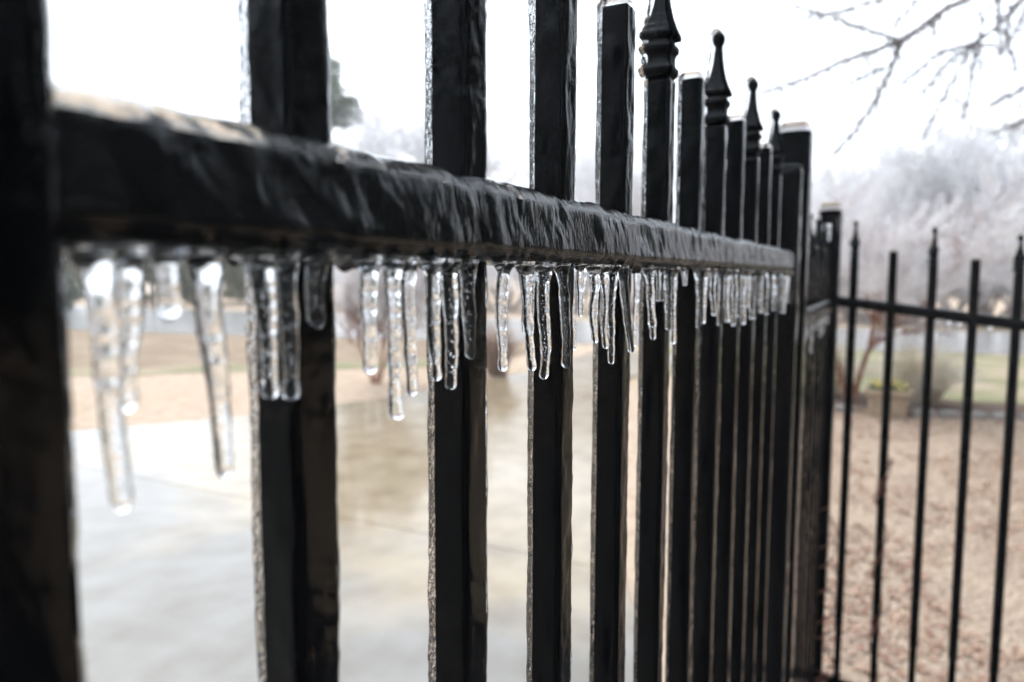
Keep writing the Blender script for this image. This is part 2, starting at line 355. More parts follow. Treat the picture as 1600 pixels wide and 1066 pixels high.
# ------------------------------------------------------------------ icicles under the near rail
ICICLES = [   # x_top, x_tip, y, z_tip, radius, label
 (0.1230, 0.1290, 0.1901, -0.0670, 0.0033, 'longest, most blurred icicle, hanging beside the big dark post'),
 (0.1360, 0.1320, 0.1913, -0.0390, 0.0031, 'blurred icicle with bright round top, second from the big dark post'),
 (0.1470, 0.1460, 0.1913, -0.0140, 0.0036, 'short fat blurred ice drop between two long icicles near the post'),
 (0.1590, 0.1630, 0.1901, -0.0660, 0.0034, 'long blurred icicle leaning right, just before the nearest picket'),
 (0.1810, 0.1850, 0.1901, -0.0430, 0.0034, "icicle in front of the nearest picket's pale ice edge"),
 (0.1930, 0.1950, 0.1901, -0.0450, 0.0032, 'long icicle in front of the middle of the nearest picket'),
 (0.2100, 0.2090, 0.1901, -0.0200, 0.0035, 'short stubby icicle over the right side of the nearest picket'),
 (0.2410, 0.2410, 0.1913, -0.0410, 0.0033, 'straight thick icicle standing alone right of the nearest picket'),
 (0.2550, 0.2580, 0.1901, -0.0630, 0.0031, 'longest clear icicle in the gap before the second picket'),
 (0.2890, 0.2920, 0.2178, -0.0240, 0.0021, 'thin short icicle clinging behind the longest clear one'),
 (0.2660, 0.2720, 0.1913, -0.0550, 0.0032, 'icicle leaning right, last in the gap before the second picket'),
 (0.2860, 0.2880, 0.1901, -0.0500, 0.0030, 'icicle over the pale left ice edge of the second picket'),
 (0.2980, 0.3030, 0.1901, -0.0560, 0.0033, "icicle with round dark tip before the second picket's middle"),
 (0.3170, 0.3220, 0.1901, -0.0430, 0.0033, 'short bubbly icicle over the right half of the second picket'),
 (0.3560, 0.3540, 0.1901, -0.0530, 0.0030, 'solitary icicle centred in the gap between second and third pickets'),
 (0.3790, 0.3920, 0.1901, -0.0570, 0.0033, "slanting icicle at the third picket's left ice edge"),
 (0.4450, 0.4450, 0.2178, -0.0290, 0.0033, "short icicle stub merged above the third picket's left edge"),
 (0.4060, 0.4080, 0.1901, -0.0640, 0.0036, 'longest icicle in the cluster over the third picket'),
 (0.4790, 0.4920, 0.2178, -0.0590, 0.0027, 'thin dark icicle slanting behind the cluster over the third picket'),
 (0.4320, 0.4420, 0.1901, -0.0610, 0.0032, 'round-tipped icicle right of the longest one over the third picket'),
 (0.5090, 0.5220, 0.2178, -0.0580, 0.0028, 'dark streaked icicle at the right rim of the third picket'),
 (0.4640, 0.4670, 0.1901, -0.0290, 0.0023, 'short icicle in the gap just right of the third picket'),
 (0.4890, 0.4940, 0.1901, -0.0490, 0.0031, 'frosted icicle over the left ice edge of the fourth picket'),
 (0.5050, 0.5180, 0.1901, -0.0550, 0.0030, 'wavy icicle, second across the fourth picket'),
 (0.5880, 0.5890, 0.2178, -0.0050, 0.0023, "tiny rounded ice drop at the top of the fourth picket's icicles"),
 (0.5280, 0.5300, 0.1901, -0.0680, 0.0030, 'longest icicle before the fourth picket, with a square bulb tip'),
 (0.5490, 0.5740, 0.1901, -0.0630, 0.0032, 'icicle slanting right over the right half of the fourth picket'),
 (0.6740, 0.6670, 0.2178, -0.0680, 0.0023, 'thin icicle converging with the slanting one at the fourth picket'),
 (0.6190, 0.6340, 0.1901, -0.0570, 0.0033, 'icicle over the left half of the fifth picket'),
 (0.6490, 0.6530, 0.1913, -0.0240, 0.0017, 'left of two tiny twin icicles over the fifth picket'),
 (0.6660, 0.6660, 0.1913, -0.0240, 0.0017, 'right of two tiny twin icicles over the fifth picket'),
 (0.6760, 0.6830, 0.1901, -0.0520, 0.0032, 'medium icicle over the right half of the fifth picket'),
 (0.7010, 0.7020, 0.1901, -0.0670, 0.0033, 'long icicle at the right rim of the fifth picket'),
 (0.7360, 0.7430, 0.1913, -0.0110, 0.0016, 'left of two tiny drops in the bare stretch before the sixth picket'),
 (0.7540, 0.7530, 0.1913, -0.0110, 0.0013, 'right of two tiny drops in the bare stretch before the sixth picket'),
 (0.8020, 0.8080, 0.1901, -0.0580, 0.0037, 'long icicle over the sixth picket, left of its pair'),
 (0.8250, 0.8310, 0.1901, -0.0540, 0.0034, 'icicle over the sixth picket, right of its pair'),
 (0.8700, 0.8760, 0.1901, -0.0480, 0.0032, None),
 (0.9110, 0.9170, 0.1901, -0.0620, 0.0034, None),
 (0.9490, 0.9550, 0.1901, -0.0600, 0.0035, None),
 (0.9910, 0.9970, 0.1901, -0.0680, 0.0037, None),
 (1.0200, 1.0260, 0.1901, -0.0570, 0.0033, None),
 (1.0650, 1.0710, 0.1901, -0.0700, 0.0039, None),
 (1.0910, 1.0970, 0.1901, -0.0460, 0.0035, None),
 (1.1310, 1.1370, 0.1901, -0.0660, 0.0037, None),
 (1.1650, 1.1710, 0.1901, -0.0680, 0.0038, None),
 (1.2110, 1.2170, 0.1901, -0.0600, 0.0039, None),
 (1.2910, 1.2970, 0.1901, -0.0670, 0.0041, None),
 (1.3700, 1.3760, 0.1901, -0.0630, 0.0044, None),
 (1.3820, 1.3880, 0.1901, -0.0480, 0.0044, None),
 (1.4810, 1.4870, 0.1901, -0.0720, 0.0047, None),
 (1.5220, 1.5280, 0.1901, -0.0540, 0.0048, None),
 (1.5920, 1.5980, 0.1901, -0.0590, 0.0038, None),
 (1.0120, 1.0180, 0.2178, -0.0410, 0.0033, None),
 (1.1430, 1.1490, 0.2178, -0.0550, 0.0037, None),
 (1.2680, 1.2740, 0.2178, -0.0500, 0.0041, None),
 (1.4210, 1.4270, 0.2178, -0.0520, 0.0040, None),
 (1.5060, 1.5120, 0.2178, -0.0510, 0.0042, None),
]

# rail with its ice
XA0, XA1 = .03, 1.625
obj('rail', box_mesh('rail', XA0, XA1, D-.0035, D+.0275, Z_RAIL0, Z_RAIL1, .0035), BLACK, near)
def rail_ice(name, x0, x1, yc, hy, zb, zt, seed, n_fn, slope=0, m=88, top=.0090, bot=.0035, amp=1.0, drips=()):
    pr = rrect(64, -hy-.0030, hy+.004, zb-bot, zt+top, .0105)
    wf = np.clip((-pr[:, 0])/hy, 0, 1); hh_ = zt-zb
    pr[:, 0] += wf*(.0028*sstep(zt-hh_*.38, zt+top, pr[:, 1])**1.5-.0022*np.exp(-((pr[:, 1]-zb-hh_*.16)/.0045)**2))       # sloping shoulder, swollen lower lip
    base = resample(pr, m)                                     # (y, z)
    xs = n_fn
    rings = np.zeros((len(xs), m, 3))
    rings[..., 0] = xs[:, None]; rings[..., 1] = base[None, :, 0]; rings[..., 2] = base[None, :, 1]
    cz = (zb+zt)/2
    nrm = np.stack([base[:, 0]/(hy), (base[:, 1]-cz)/((zt-zb)/2)], -1); nrm /= np.linalg.norm(nrm, axis=1)[:, None]
    X = rings[..., 0]; Yv = rings[..., 1]; Zv = rings[..., 2]
    sk = X+.18*(Zv-cz)                                        # the runs lean a little, as wind-blown water froze
    P1 = np.stack([sk*300, Yv*170, Zv*190], -1)+seed; P2 = np.stack([sk*150, Yv*90, Zv*85], -1)+seed*2
    patch = np.clip(.55+.9*vnoise(np.stack([X*55, Yv*70, Zv*70], -1)+seed*6), .12, 1.2)
    P3 = np.stack([X*34, Yv*60, Zv*60], -1)+seed*3; P4 = np.stack([X*12, Yv*30, Zv*30], -1)+seed*4
    d = patch*(.00030*vnoise(P1)+.0008*vnoise(P2))+.0008*vnoise(np.stack([sk*85, Yv*60, Zv*60], -1)+seed*7)+.0008*vnoise(P3)+.0018*vnoise(P4)
    low = np.clip((zb+.004-Zv)/.006, 0, 1)
    d = d+low*.0012*np.abs(vnoise(np.stack([X*85, Yv*30, Zv*0], -1)+seed*5))
    rings[..., 1] += d*amp*nrm[None, :, 0]; rings[..., 2] += d*amp*nrm[None, :, 1]
    rings[..., 1] += yc; rings[..., 2] += slope*(xs[:, None]-x0)
    for (dx, dy, dr, da) in drips:                              # the coating runs down into each icicle
        a0, a1 = np.searchsorted(xs, [dx-5*dr, dx+5*dr])
        if a1 > a0:
            q = rings[a0:a1]; wgt = np.exp(-((q[..., 0]-dx)/(1.5*dr))**2-((q[..., 1]-dy)/(1.4*dr+.001))**2)*np.clip((zb+.003-q[..., 2])/.004, 0, 1)
            q[..., 2] -= da*wgt
    v, f = loft_vf(rings[:, ::1]); return mesh(name, v, f)
xs = np.unique(np.r_[np.arange(XA0, .18, .0012), np.arange(.18, .9, .0010), np.arange(.9, 1.632, .002)])
r_ice = obj('rail_ice', rail_ice('rail_ice', XA0, XA1, D+.0115, .016, Z_RAIL0, Z_RAIL1, 2.7, xs,
            drips=[(c[0], c[2], c[4], min(.006, .2*(.0075-c[3]))) for c in ICICLES]+[(random.uniform(.1, 1.58), D+random.choice((-.004, .004, .018)), random.uniform(.0018, .003), random.uniform(.002, .005)) for _ in range(50)]), RAILICE, near)

def post(parent, name, xc, yc, h, top, seed, dome=.012, base=.0, thin=1.0):
    """square post with a pressed cap, all under one iced coat"""
    bm_ = box_mesh(name, -h, h, -h, h, base, top-.012, .003)
    p = obj(name, bm_, BLACK, parent, (xc, yc, 0))
    rings = []
    for z, s in ((top-.014, 1.0), (top-.0135, 1.09), (top-.004, 1.09), (top-.001, 1.02), (top+.002, .70), (top+.004, .05)):
        q = resample(rrect(32, -h*s, h*s, -h*s, h*s, .003*s), 32); rings.append(np.c_[q, np.full(32, z)])
    v, f = loft_vf(np.array(rings)); obj('post_cap', mesh('post_cap', v, f), BLACK, p, (xc, yc, 0))
    obj('ice_coat', coat_mesh(name+'_ice', max(.1, top-1.3), top+.002, h*(1.07 if thin == 1 else 1.005), .005, seed, back=.005*thin, front=.002*thin, side=.002*thin, dome=dome, amp=.0008, pts=36), COAT, p, (xc, yc, 0))
    return p
post(near, 'end_post', .0815, PY, .0285, CAMZ+.34, 11.1, thin=.3)
post(near, 'gate_stile', 1.636, PY, .0205, CAMZ+.212, 12.2, .016)

# middle panel: taller post, pickets seen almost edge on, lower rail
mid = thing('iron_fence', 'short black iron fence section between the two thick posts, seen almost edge on', 'fence', (2.2, PY, 0), 'black iron fence sections')
XB, XC = 1.727, 2.72
post(mid, 'post', XB, PY, .028, CAMZ+.307, 13.3, .022)
MZ0, MZ1 = CAMZ-.118, CAMZ-.086
obj('rail', box_mesh('rail_mid', XB+.028, XC-.03, PY-.016, PY+.016, MZ0, MZ1, .0025), BLACK, mid)
obj('rail_ice', rail_ice('rail_mid_ice', XB+.03, XC-.03, PY, .016, MZ0, MZ1, 5.1, np.arange(XB+.028, XC-.03, .004), m=48), RAILICE, mid)
ZF2 = CAMZ+.075; ZC2 = ZF2-.025
P2T = box_mesh('picket_mid_tall', -HW, HW, -HW, HW, .05, ZC2, .0012); P2F = box_mesh('picket_mid_flat', -HW, HW, -HW, HW, .05, ZF2, .0012)
I2T = coat_mesh('picket_mid_ice', .2, ZC2, HW, .006, 21.3, flat=False, pts=24); I2F = coat_mesh('picket_mid_ice_flat', .2, ZF2, HW, .006, 22.3, pts=24)
for j in range(8):
    x = XB+.031+.0595+j*.121
    if x > XC-.05: break
    fin = j % 2 == 0
    p = obj('picket', P2T if fin else P2F, BLACK, mid, (x, PY, 0)); obj('ice_coat', I2T if fin else I2F, COAT, p, (x, PY, 0))
    if fin:
        obj('finial', FIN, BLACK, p, (x, PY, ZC2)); obj('finial_ice', FIN_ICE, COAT, p, (x, PY, ZC2))

# far panel: from the corner post across to the right, following the falling ground
right = thing('iron_fence', 'thin black iron fence with pointed pickets, dropping away right of the corner post', 'fence', (XC, -.4, 0), 'black iron fence sections')
post(right, 'corner_post', XC, PY, .030, CAMZ+.217, 14.4, .028, base=-.1)
SLOPE = .122
def rz(y): return CAMZ-.079+SLOPE*(y-.119)          # top of the rail at y
y0r, y1r = PY-.031, -1.42
def racked_rail(name, y0, y1, hx, hz_, z_fn, bev=.002):
    b = resample(rrect(16, -hx, hx, -hz_, 0, bev), 16); rings = []
    for y in np.linspace(y0, y1, 40): rings.append(np.c_[b[:, 0], np.full(16, y), b[:, 1]+z_fn(y)])
    v, f = loft_vf(np.array(rings)); return mesh(name, v, f)
obj('rail', racked_rail('rail_right', y0r, y1r, .014, .028, rz), BLACK, right, (XC, 0, 0))
b_ = resample(rrect(32, -.0165, .0165, -.0305, .005, .006), 36); rings = []
for y in np.arange(y0r, y1r, -.004):
    q = np.c_[b_[:, 0], np.full(36, y), b_[:, 1]+rz(y)]; rings.append(q)
rings = np.array(rings); rings[..., 2] += .0016*vnoise(rings*np.array([60, 45, 60]))+.0008*vnoise(rings*np.array([120, 160, 120])+9)
v, f = loft_vf(rings); obj('rail_ice', mesh('rail_right_ice', v, f), COAT, right, (XC, 0, 0))
HR = .0105
P3T = box_mesh('picket_right_tall', -HR, HR, -HR, HR, -1.62, -.022, .0012); P3F = box_mesh('picket_right_flat', -HR, HR, -HR, HR, -1.62, .0, .0012)
I3T = coat_mesh('picket_right_ice', -1.3, -.023, HR, .006, 31.3, back=.003, front=.0022, side=.0024, flat=False, pts=24)
I3F = coat_mesh('picket_right_ice_flat', -1.3, .0, HR, .006, 32.3, back=.003, front=.0022, side=.0024, dome=.007, pts=24)
ry = [.129-.1145*j for j in range(13)]
for j, y in enumerate(ry):
    fin = j % 2 == 0; z = rz(y)+.170
    p = obj('picket', P3T if fin else P3F, BLACK, right, (XC, y, z)); obj('ice_coat', I3T if fin else I3F, COAT, p, (XC, y, z))
    if fin:
        obj('finial', FIN, BLACK, p, (XC, y, z-.022)); obj('finial_ice', FIN_ICE, COAT, p, (XC, y, z-.022))
post(right, 'post', XC, -1.45, .031, CAMZ+.02, 15.5, .02, base=-.3)
# bottom rails, out of the frame but part of the fence
obj('bottom_rail', box_mesh('bottom_rail', XA0, XA1, PY-.016, PY+.016, .14, .172, .0025), BLACK, near)
obj('bottom_rail', box_mesh('bottom_rail_mid', XB+.028, XC-.03, PY-.016, PY+.016, .06, .092, .0025), BLACK, mid)
obj('bottom_rail', racked_rail('bottom_rail_right', y0r, y1r, .014, .028, lambda y: rz(y)-1.33), BLACK, right, (XC, 0, 0))


def icicle_mesh(name, lean, length, r, seed, n=64, m=20, bubbles=12, flare=1.75):
    """hangs from z=0 down to -length; local"""
    rg = np.random.default_rng(int(seed*1000) % 99991)
    e = np.r_[np.linspace(0, 1, n), ]; tip = min(.9, r*1.05/length)
    z = -length*e
    prof = np.where(e < .2, 1+(flare-1)*(1-e/.2)**2.2, 1.0)*(1.24-.46*e)
    prof = prof*(1+.13*vnoise(np.c_[e*length*140, np.full(n, seed), np.zeros(n)])+.07*vnoise(np.c_[e*length*420, np.full(n, seed+5), np.zeros(n)]))
    u = np.clip((e-(1-tip))/tip, 0, 1); prof = prof*(1+.10*sstep(1-3*tip, 1-tip, e))*np.sqrt(np.maximum(1-u*u, 0))
    prof = np.maximum(prof, .02)
    th = np.linspace(0, 2*math.pi, m, endpoint=False)[::-1]
    wob = .38*r*np.c_[vnoise(np.c_[e*length*35+seed, np.zeros(n), np.zeros(n)]), vnoise(np.c_[e*length*35+seed, np.ones(n)*7.7, np.zeros(n)])]*np.minimum(1, e*3)[:, None]
    rings = np.zeros((n, m, 3))
    rr = r*prof[:, None]*(1+.16*vnoise(np.stack([np.cos(th)[None, :]*1.3+seed+0*z[:, None], np.sin(th)[None, :]*1.3+0*z[:, None], z[:, None]*60+0*th[None, :]], -1)))
    rings[..., 0] = (lean*e**.8+wob[:, 0])[:, None]+rr*np.cos(th); rings[..., 1] = wob[:, 1][:, None]+rr*np.sin(th); rings[..., 2] = z[:, None]
    v, f = loft_vf(rings); V = [v]; off = len(v)
    if bubbles:
        bm = bmesh.new(); bmesh.ops.create_icosphere(bm, subdivisions=1, radius=1); bm.verts.ensure_lookup_table()
        bv = np.array([q.co[:] for q in bm.verts]); bf = [[q.index for q in fc.verts][::-1] for fc in bm.faces]; bm.free()   # cavities: normals point into the air
        for _ in range(bubbles):
            t = rg.uniform(.06, 1-2*tip); br = r*rg.uniform(.03, .10); i = int(t*(n-1)); a = rg.uniform(0, 6.28); q = rg.uniform(0, .45)*r
            c = np.array([lean*t**.8+wob[i, 0]+q*math.cos(a), wob[i, 1]+q*math.sin(a), -length*t])
            V.append(bv*br*np.array([1, 1, rg.uniform(1, 2.4)])+c); f += [[off+k for k in fc] for fc in bf]; off += len(bv)
    return mesh(name, np.vstack(V), f)
ZT = CAMZ+.0075
front = sorted([c for c in ICICLES if c[5] is None and c[2] < .2], key=lambda c: -c[1])
nth = ['last', 'second to last', 'third to last', 'fourth to last', 'fifth to last', 'sixth to last', 'seventh to last', 'eighth to last', 'ninth to last', 'tenth to last', 'eleventh to last', 'twelfth to last', 'thirteenth to last', 'fourteenth to last', 'fifteenth to last', 'sixteenth to last']
for i, c in enumerate(ICICLES):
    (xt, xb, y, zt, r, lab) = c; farc = lab is None
    me = icicle_mesh('icicle', xb-xt, .0075-zt, r, 1.7*i+.3, n=40 if farc else 80, m=14 if farc else 22, bubbles=10 if farc else 60)
    o = obj('icicle', me, ICE, None, (xt, y, ZT))
    if farc: lab = nth[front.index(c)]+' icicle in the crowded row before the far end of the rail' if c in front else 'short icicle half hidden behind the crowded row at the far end'
    tag(o, lab, 'icicle', 'short icicles crowded at the far end' if farc else 'icicles hanging from the near rail')
for j, x in enumerate((.352, .447, .478, .548, .575, .612, .692, .768, .787, .822, .872, .93, .515, .655, .735, .90, .975, 1.04, 1.09, 1.17)):
    o = obj('icicle', icicle_mesh('icicle', random.uniform(-.003, .003), random.uniform(.03, .055), random.uniform(.0024, .0034), 140+j*1.7, n=60, m=18, bubbles=30), ICE, None, (x, D+.0275, ZT))
    tag(o, 'slim icicle on the back edge of the rail, half hidden behind the front row', 'icicle', 'icicles along the back edge of the rail')
k = 0
for x in np.arange(XB+.06, XC-.04, .11):
    for y in (PY-.010, PY+.009):
        L_ = random.uniform(.03, .095); k += 1
        o = obj('icicle', icicle_mesh('icicle', random.uniform(-.004, .004), L_, random.uniform(.0035, .0055), 90+k*1.3, n=30, m=12, bubbles=0), ICE, None, (x+random.uniform(-.012, .012), y, MZ0-.001))
        tag(o, 'small icicle hanging from the low rail between the two thick posts', 'icicle', 'icicles under the low rail')
for j, (y, L_, r, lab) in enumerate([(-.152, .012, .006, 'ice drop under the right rail, left of the third picket from the corner'), (-.182, .013, .006, 'ice drop under the right rail, middle one of three'), (-.262, .014, .006, 'ice drop under the right rail, beside the last flat picket')]):
    o = obj('ice_drop', icicle_mesh('ice_drop', 0, L_, r, 200+j, n=24, m=14, bubbles=0), ICE, None, (XC, y, rz(y)-.0295)); tag(o, lab, 'ice drop', 'drops under the right rail')
for j, (x, y, z0, L_, lab) in enumerate([(XC-.024, PY-.036, CAMZ+.20, .03, 'bead-tipped icicle hanging over the corner post cap, nearest the post'), (XC-.05, PY-.030, CAMZ+.19, .04, 'longest bead-tipped icicle beside the corner post cap'), (XC-.30, PY-.018, CAMZ+.155, .05, 'small icicle off the picket tip left of the corner post')]):
    o = obj('icicle', icicle_mesh('icicle', .006, L_, .0042, 300+j, n=30, m=14, bubbles=0), ICE, None, (x, y, z0)); tag(o, lab, 'icicle', 'icicles at the corner post')

# ------------------------------------------------------------------ trees
ICEBARK = iced('iced_bark', (.62, .56, .55), (.42, .35, .34), 6, .4, .65, .25)
BARK = mat('grey_bark', (.16, .13, .115), .9, .2, noise=(6, (.26, .23, .21), .4, .65, 5), bump=(25, .8, .02))
REDBARK = mat('red_bark', (.24, .10, .065), .7, .3, noise=(8, (.36, .22, .16), .45, .7, 4), bump=(20, .4, .01))
FROST = iced('iced_twig', (.96, .96, .97), (.76, .71, .72), 3.5, .52, .68)
FROSTP = iced('iced_red_twig', (.94, .93, .94), (.70, .62, .62), 3.5, .52, .68)
PINE = mat('pine_needles', (.11, .135, .08), .6, .3, noise=(1.2, (.40, .42, .40), .46, .7, 3))
WOODM = mat('added_evergreen', (.04, .052, .032), .7, .2)
OLIVE = mat('olive_leaves', (.11, .115, .05), .6, .3, noise=(1.0, (.28, .28, .22), .55, .8, 3))
def grow(rg, p, d, L, r, lev, maxlev, wood, twig, spread, up, kids=(4, 6), gran=.72):
    n = 3; segs = []
    for i in range(n):
        d2 = d+rg.normal(0, .13, 3)+np.array([0, 0, up*.12]); d2 /= np.linalg.norm(d2)
        q = p+d2*L/n; r2 = r*(1-.22*(i+1)/n*1.4)
        (wood if lev < maxlev-1 else twig).append([*p, *q, max(r, .006), max(r2, .005)])
        p, d, r = q, d2, r2; segs.append((p, d))
    if lev >= maxlev: return
    for c in range(rg.integers(*kids)):
        pp, dd = segs[rg.integers(0 if lev else 1, n)]
        ax = rg.normal(0, 1, 3); ax -= dd*ax.dot(dd); ax /= np.linalg.norm(ax)
        nd = dd*math.cos(spread)+ax*math.sin(spread)*rg.uniform(.6, 1.2); nd[2] += up*.25; nd /= np.linalg.norm(nd)
        grow(rg, pp, nd, L*gran*rg.uniform(.75, 1.1), r*.62, lev+1, maxlev, wood, twig, spread, up, kids, gran)
def tree_meshes(seed, height, stems=1, maxlev=5, spread=.6, up=.35, L0=.28, r0=.02, kids=(3, 6), lean=.15, gran=.76):
    rg = np.random.default_rng(seed); wood, twig = [], []
    for s_ in range(stems):
        a = rg.uniform(0, 6.28); d = np.array([math.cos(a)*lean*(1+stems*.2), math.sin(a)*lean*(1+stems*.2), 1.]); d /= np.linalg.norm(d)
        grow(rg, np.array([rg.normal(0, .012*stems*height/3), rg.normal(0, .012*stems*height/3), 0.]), d, height*L0, height*r0, 0, maxlev, wood, twig, spread, up, kids, gran)
    return wood, twig
def scale_top(W, T, height):
    z = max(max(t[5] for t in T), 1e-3); k = height/z
    return np.array(W)*k, np.array(T)*k
_tc = {}
def frost_tree(name, x, y, height, seed, label, group, red=False, stems=1, rotz=0., wide=1., lev=5, cat='tree'):
    key = (seed, red, stems, lev)
    if key not in _tc:
        W, T = tree_meshes(seed, 1.0, stems, lev, *( (.5, .45, .30, .018) if red else (.62, .30, .26, .022) ), kids=(3, 7))
        W, T = scale_top(W, T, 1.0)
        T[:, 6:] = np.clip(T[:, 6:], .0006, .0016); W[:, 6:] *= .6
        lowc = .42 if red else .22; lw = W[:, 2] < lowc; up_ = W[~lw].copy(); up_[:, 6:] *= .7
        _tc[key] = (segs_mesh('trunk', W[lw], 6), segs_mesh('crown', np.vstack([T, up_]), 3))
        _tc[key][0].materials.append(REDBARK if red else ICEBARK); _tc[key][1].materials.append(FROSTP if red else FROST)
    t = thing(name, label, cat, (x, y, float(ground_h(x, y))-.03), group)
    for nm, me in zip(('trunk', 'crown'), _tc[key]):
        o = obj(nm, me, None, t, t['_w']); o.scale = (height*wide, height*wide, height); o.rotation_euler = (0, 0, rotz)
    return t
def pol(az, dist): a = math.radians(az); return dist*math.cos(a), dist*math.sin(a)
BG = 'low iced thickets along the road'
for (az, di, h, sd_, rot, lab) in [(38.4, 30, 3.4, 301, .1, 'low iced thicket across the road, right of the nearest picket'), (33.6, 32, 3.6, 302, 1.1, 'low iced thicket across the road, before the second picket'), (28.2, 31, 3.4, 301, 2.1, 'low iced thicket across the road, right of the second picket'),
    (23.0, 30, 3.2, 302, 3.1, 'low iced thicket across the road, right of the third picket'), (18.5, 29, 3.2, 301, 4.1, 'low iced thicket across the road, right of the fourth picket'), (4.6, 27.1, 3.0, 302, 5.1, 'low iced thicket right of the corner post'), (2.0, 26.2, 2.7, 301, .6, 'low iced thicket behind the red-trunked tree at the planter'),
    (-.6, 26.6, 2.9, 302, 1.6, 'low iced thicket between the first flat and middle pointed pickets'), (-3.2, 26.0, 2.8, 301, 2.6, 'low iced thicket right of the middle pointed picket'), (-5.8, 26.6, 3.1, 302, 3.6, 'low iced thicket left of the last pointed picket'), (-8.4, 26.1, 3.2, 301, 4.6, 'low iced thicket at the right edge')]:
    x, y = math.cos(math.radians(az))*di, math.sin(math.radians(az))*di; frost_tree('iced_thicket', x, y, h, sd_, lab, BG, stems=8, rotz=rot, wide=1.5, lev=4, cat='thicket')
FG = 'ice-covered bare trees beyond the road'
for (az, di, h, sd_, rot, wd, lab) in [
    (35.4, 38, 11.2, 101, .3, 1.0, 'pale iced bare tree seen between the nearest and second pickets'),
    (31.6, 42, 11.6, 102, 1.9, 1.0, 'pale iced bare tree behind the second picket'),
    (27.0, 40, 10.6, 103, 2.7, 1.1, 'pale iced bare tree seen between the second and third pickets'),
    (22.6, 42, 10.4, 101, 4.0, 1.1, 'pale iced bare tree seen between the third and fourth pickets'),
    (18.0, 36, 8.6, 102, 5.1, 1.1, 'pale iced bare tree behind the fourth and fifth pickets'),
    (5.6, 33, 6.9, 103, .9, 1.2, 'iced bare tree just right of the tallest post'),
    (3.2, 27, 5.6, 101, 2.2, 1.35, 'iced bushy tree behind the first pointed picket of the right fence'),
    (.4, 31, 6.6, 102, 3.3, 1.3, 'iced bare tree behind the first flat picket of the right fence'),
    (-2.2, 28, 6.0, 103, 4.4, 1.35, 'iced bare tree behind the middle pointed picket of the right fence'),
    (-4.8, 30, 6.5, 101, 5.3, 1.3, 'iced bare tree behind the second flat picket of the right fence'),
    (-7.4, 27, 7.0, 102, .2, 1.3, 'tallest iced tree at the right edge of the view'),
    (-10.5, 30, 8.2, 103, 1.2, 1.3, 'iced tree beyond the right edge of the fence')]:
    x, y = pol(az, di); frost_tree('bare_tree', x, y, h, sd_, lab, FG, rotz=rot, wide=wd)
frost_tree('crape_myrtle', 8.15, 6.35, 2.5, 204, 'red-trunked multi-stem tree beyond the driveway, between the nearest two pickets', 'red-trunked small trees', red=True, stems=4, rotz=.4, wide=.85)
frost_tree('crape_myrtle', 9.55, .42, 2.9, 205, 'red-trunked multi-stem tree in the mulch bed beside the planter', 'red-trunked small trees', red=True, stems=4, rotz=2.2, wide=1.0)

def leaf_cloud(rg, blobs, n, size):
    """n leaf-like quads spread through clumps; blobs rows x y z r"""
    B = np.array(blobs); pr = B[:, 3]**2.5; i = rg.choice(len(B), n, p=pr/pr.sum())
    u = rg.normal(0, 1, (n, 3)); u /= np.linalg.norm(u, axis=1)[:, None]; rad = rg.uniform(.15, 1, n)**.45*B[i, 3]
    c = B[i, :3]+u*rad[:, None]*np.array([1, 1, .75])
    a = rg.normal(0, 1, (n, 3)); a /= np.linalg.norm(a, axis=1)[:, None]; b = np.cross(a, rg.normal(0, 1, (n, 3))); b /= np.linalg.norm(b, axis=1)[:, None]
    s1 = size*rg.uniform(.6, 1.4, n)[:, None]; s2 = s1*.35
    V = np.stack([c-a*s1, c+b*s2, c+a*s1, c-b*s2], 1).reshape(-1, 3); Fq = np.arange(n*4).reshape(-1, 4)
    return V, Fq
def evergreen(x, y, height, r, seed, label, m, name='pine_tree', group=None, nb=34, n=9000, size=.22, bare=.25, cat='tree'):
    rg = np.random.default_rng(seed); blobs = []; wood = [[0, 0, 0, 0, 0, height*.95, height*.016+.04, .02]]
    for _ in range(nb):
        t = rg.uniform(bare, 1); rr = r*(1-.55*t)*rg.uniform(.3, 1); a = rg.uniform(0, 6.28)
        p = (rr*math.cos(a), rr*math.sin(a), height*t); blobs.append((*p, r*rg.uniform(.16, .36)))
        wood.append([0, 0, height*max(.05, t-.08), *p, .05, .02])
    t = thing(name, label, cat, (x, y, -.05), group)
    obj('trunk', segs_mesh('trunk', wood, 6), BARK, t, t['_w'])
    V, Fq = leaf_cloud(rg, blobs, n, size); obj('crown', mesh('crown', V, Fq, False), m, t, t['_w'])
    return t
x, y = pol(42.2, 42); evergreen(x, y, 13.6, 4.2, 11, 'tall dark evergreen rising behind the nearest picket', PINE, size=.3, n=9000)
SG = 'evergreen shrubs across the road'
for (az, di, h, r, sd_, m, lab) in [
    (60.5, 36, 2.6, 2.2, 21, PINE, 'dark green shrub across the road beside the big post'), (57.2, 40, 3.4, 2.4, 22, PINE, 'dark green shrub behind the two leftmost icicles'),
    (53.4, 41, 2.8, 2.4, 23, OLIVE, 'olive shrub behind the short ice drop'), (49.8, 40, 3.2, 2.4, 24, OLIVE, 'olive shrub left of the nearest picket'),
    (46.0, 43, 3.4, 2.6, 25, OLIVE, 'olive shrub hidden partly by the nearest picket')]:
    x, y = pol(az, di); evergreen(x, y, h, r, sd_, lab, m, 'evergreen_shrub', SG, nb=26, n=5000, size=.16, bare=.15, cat='shrub')

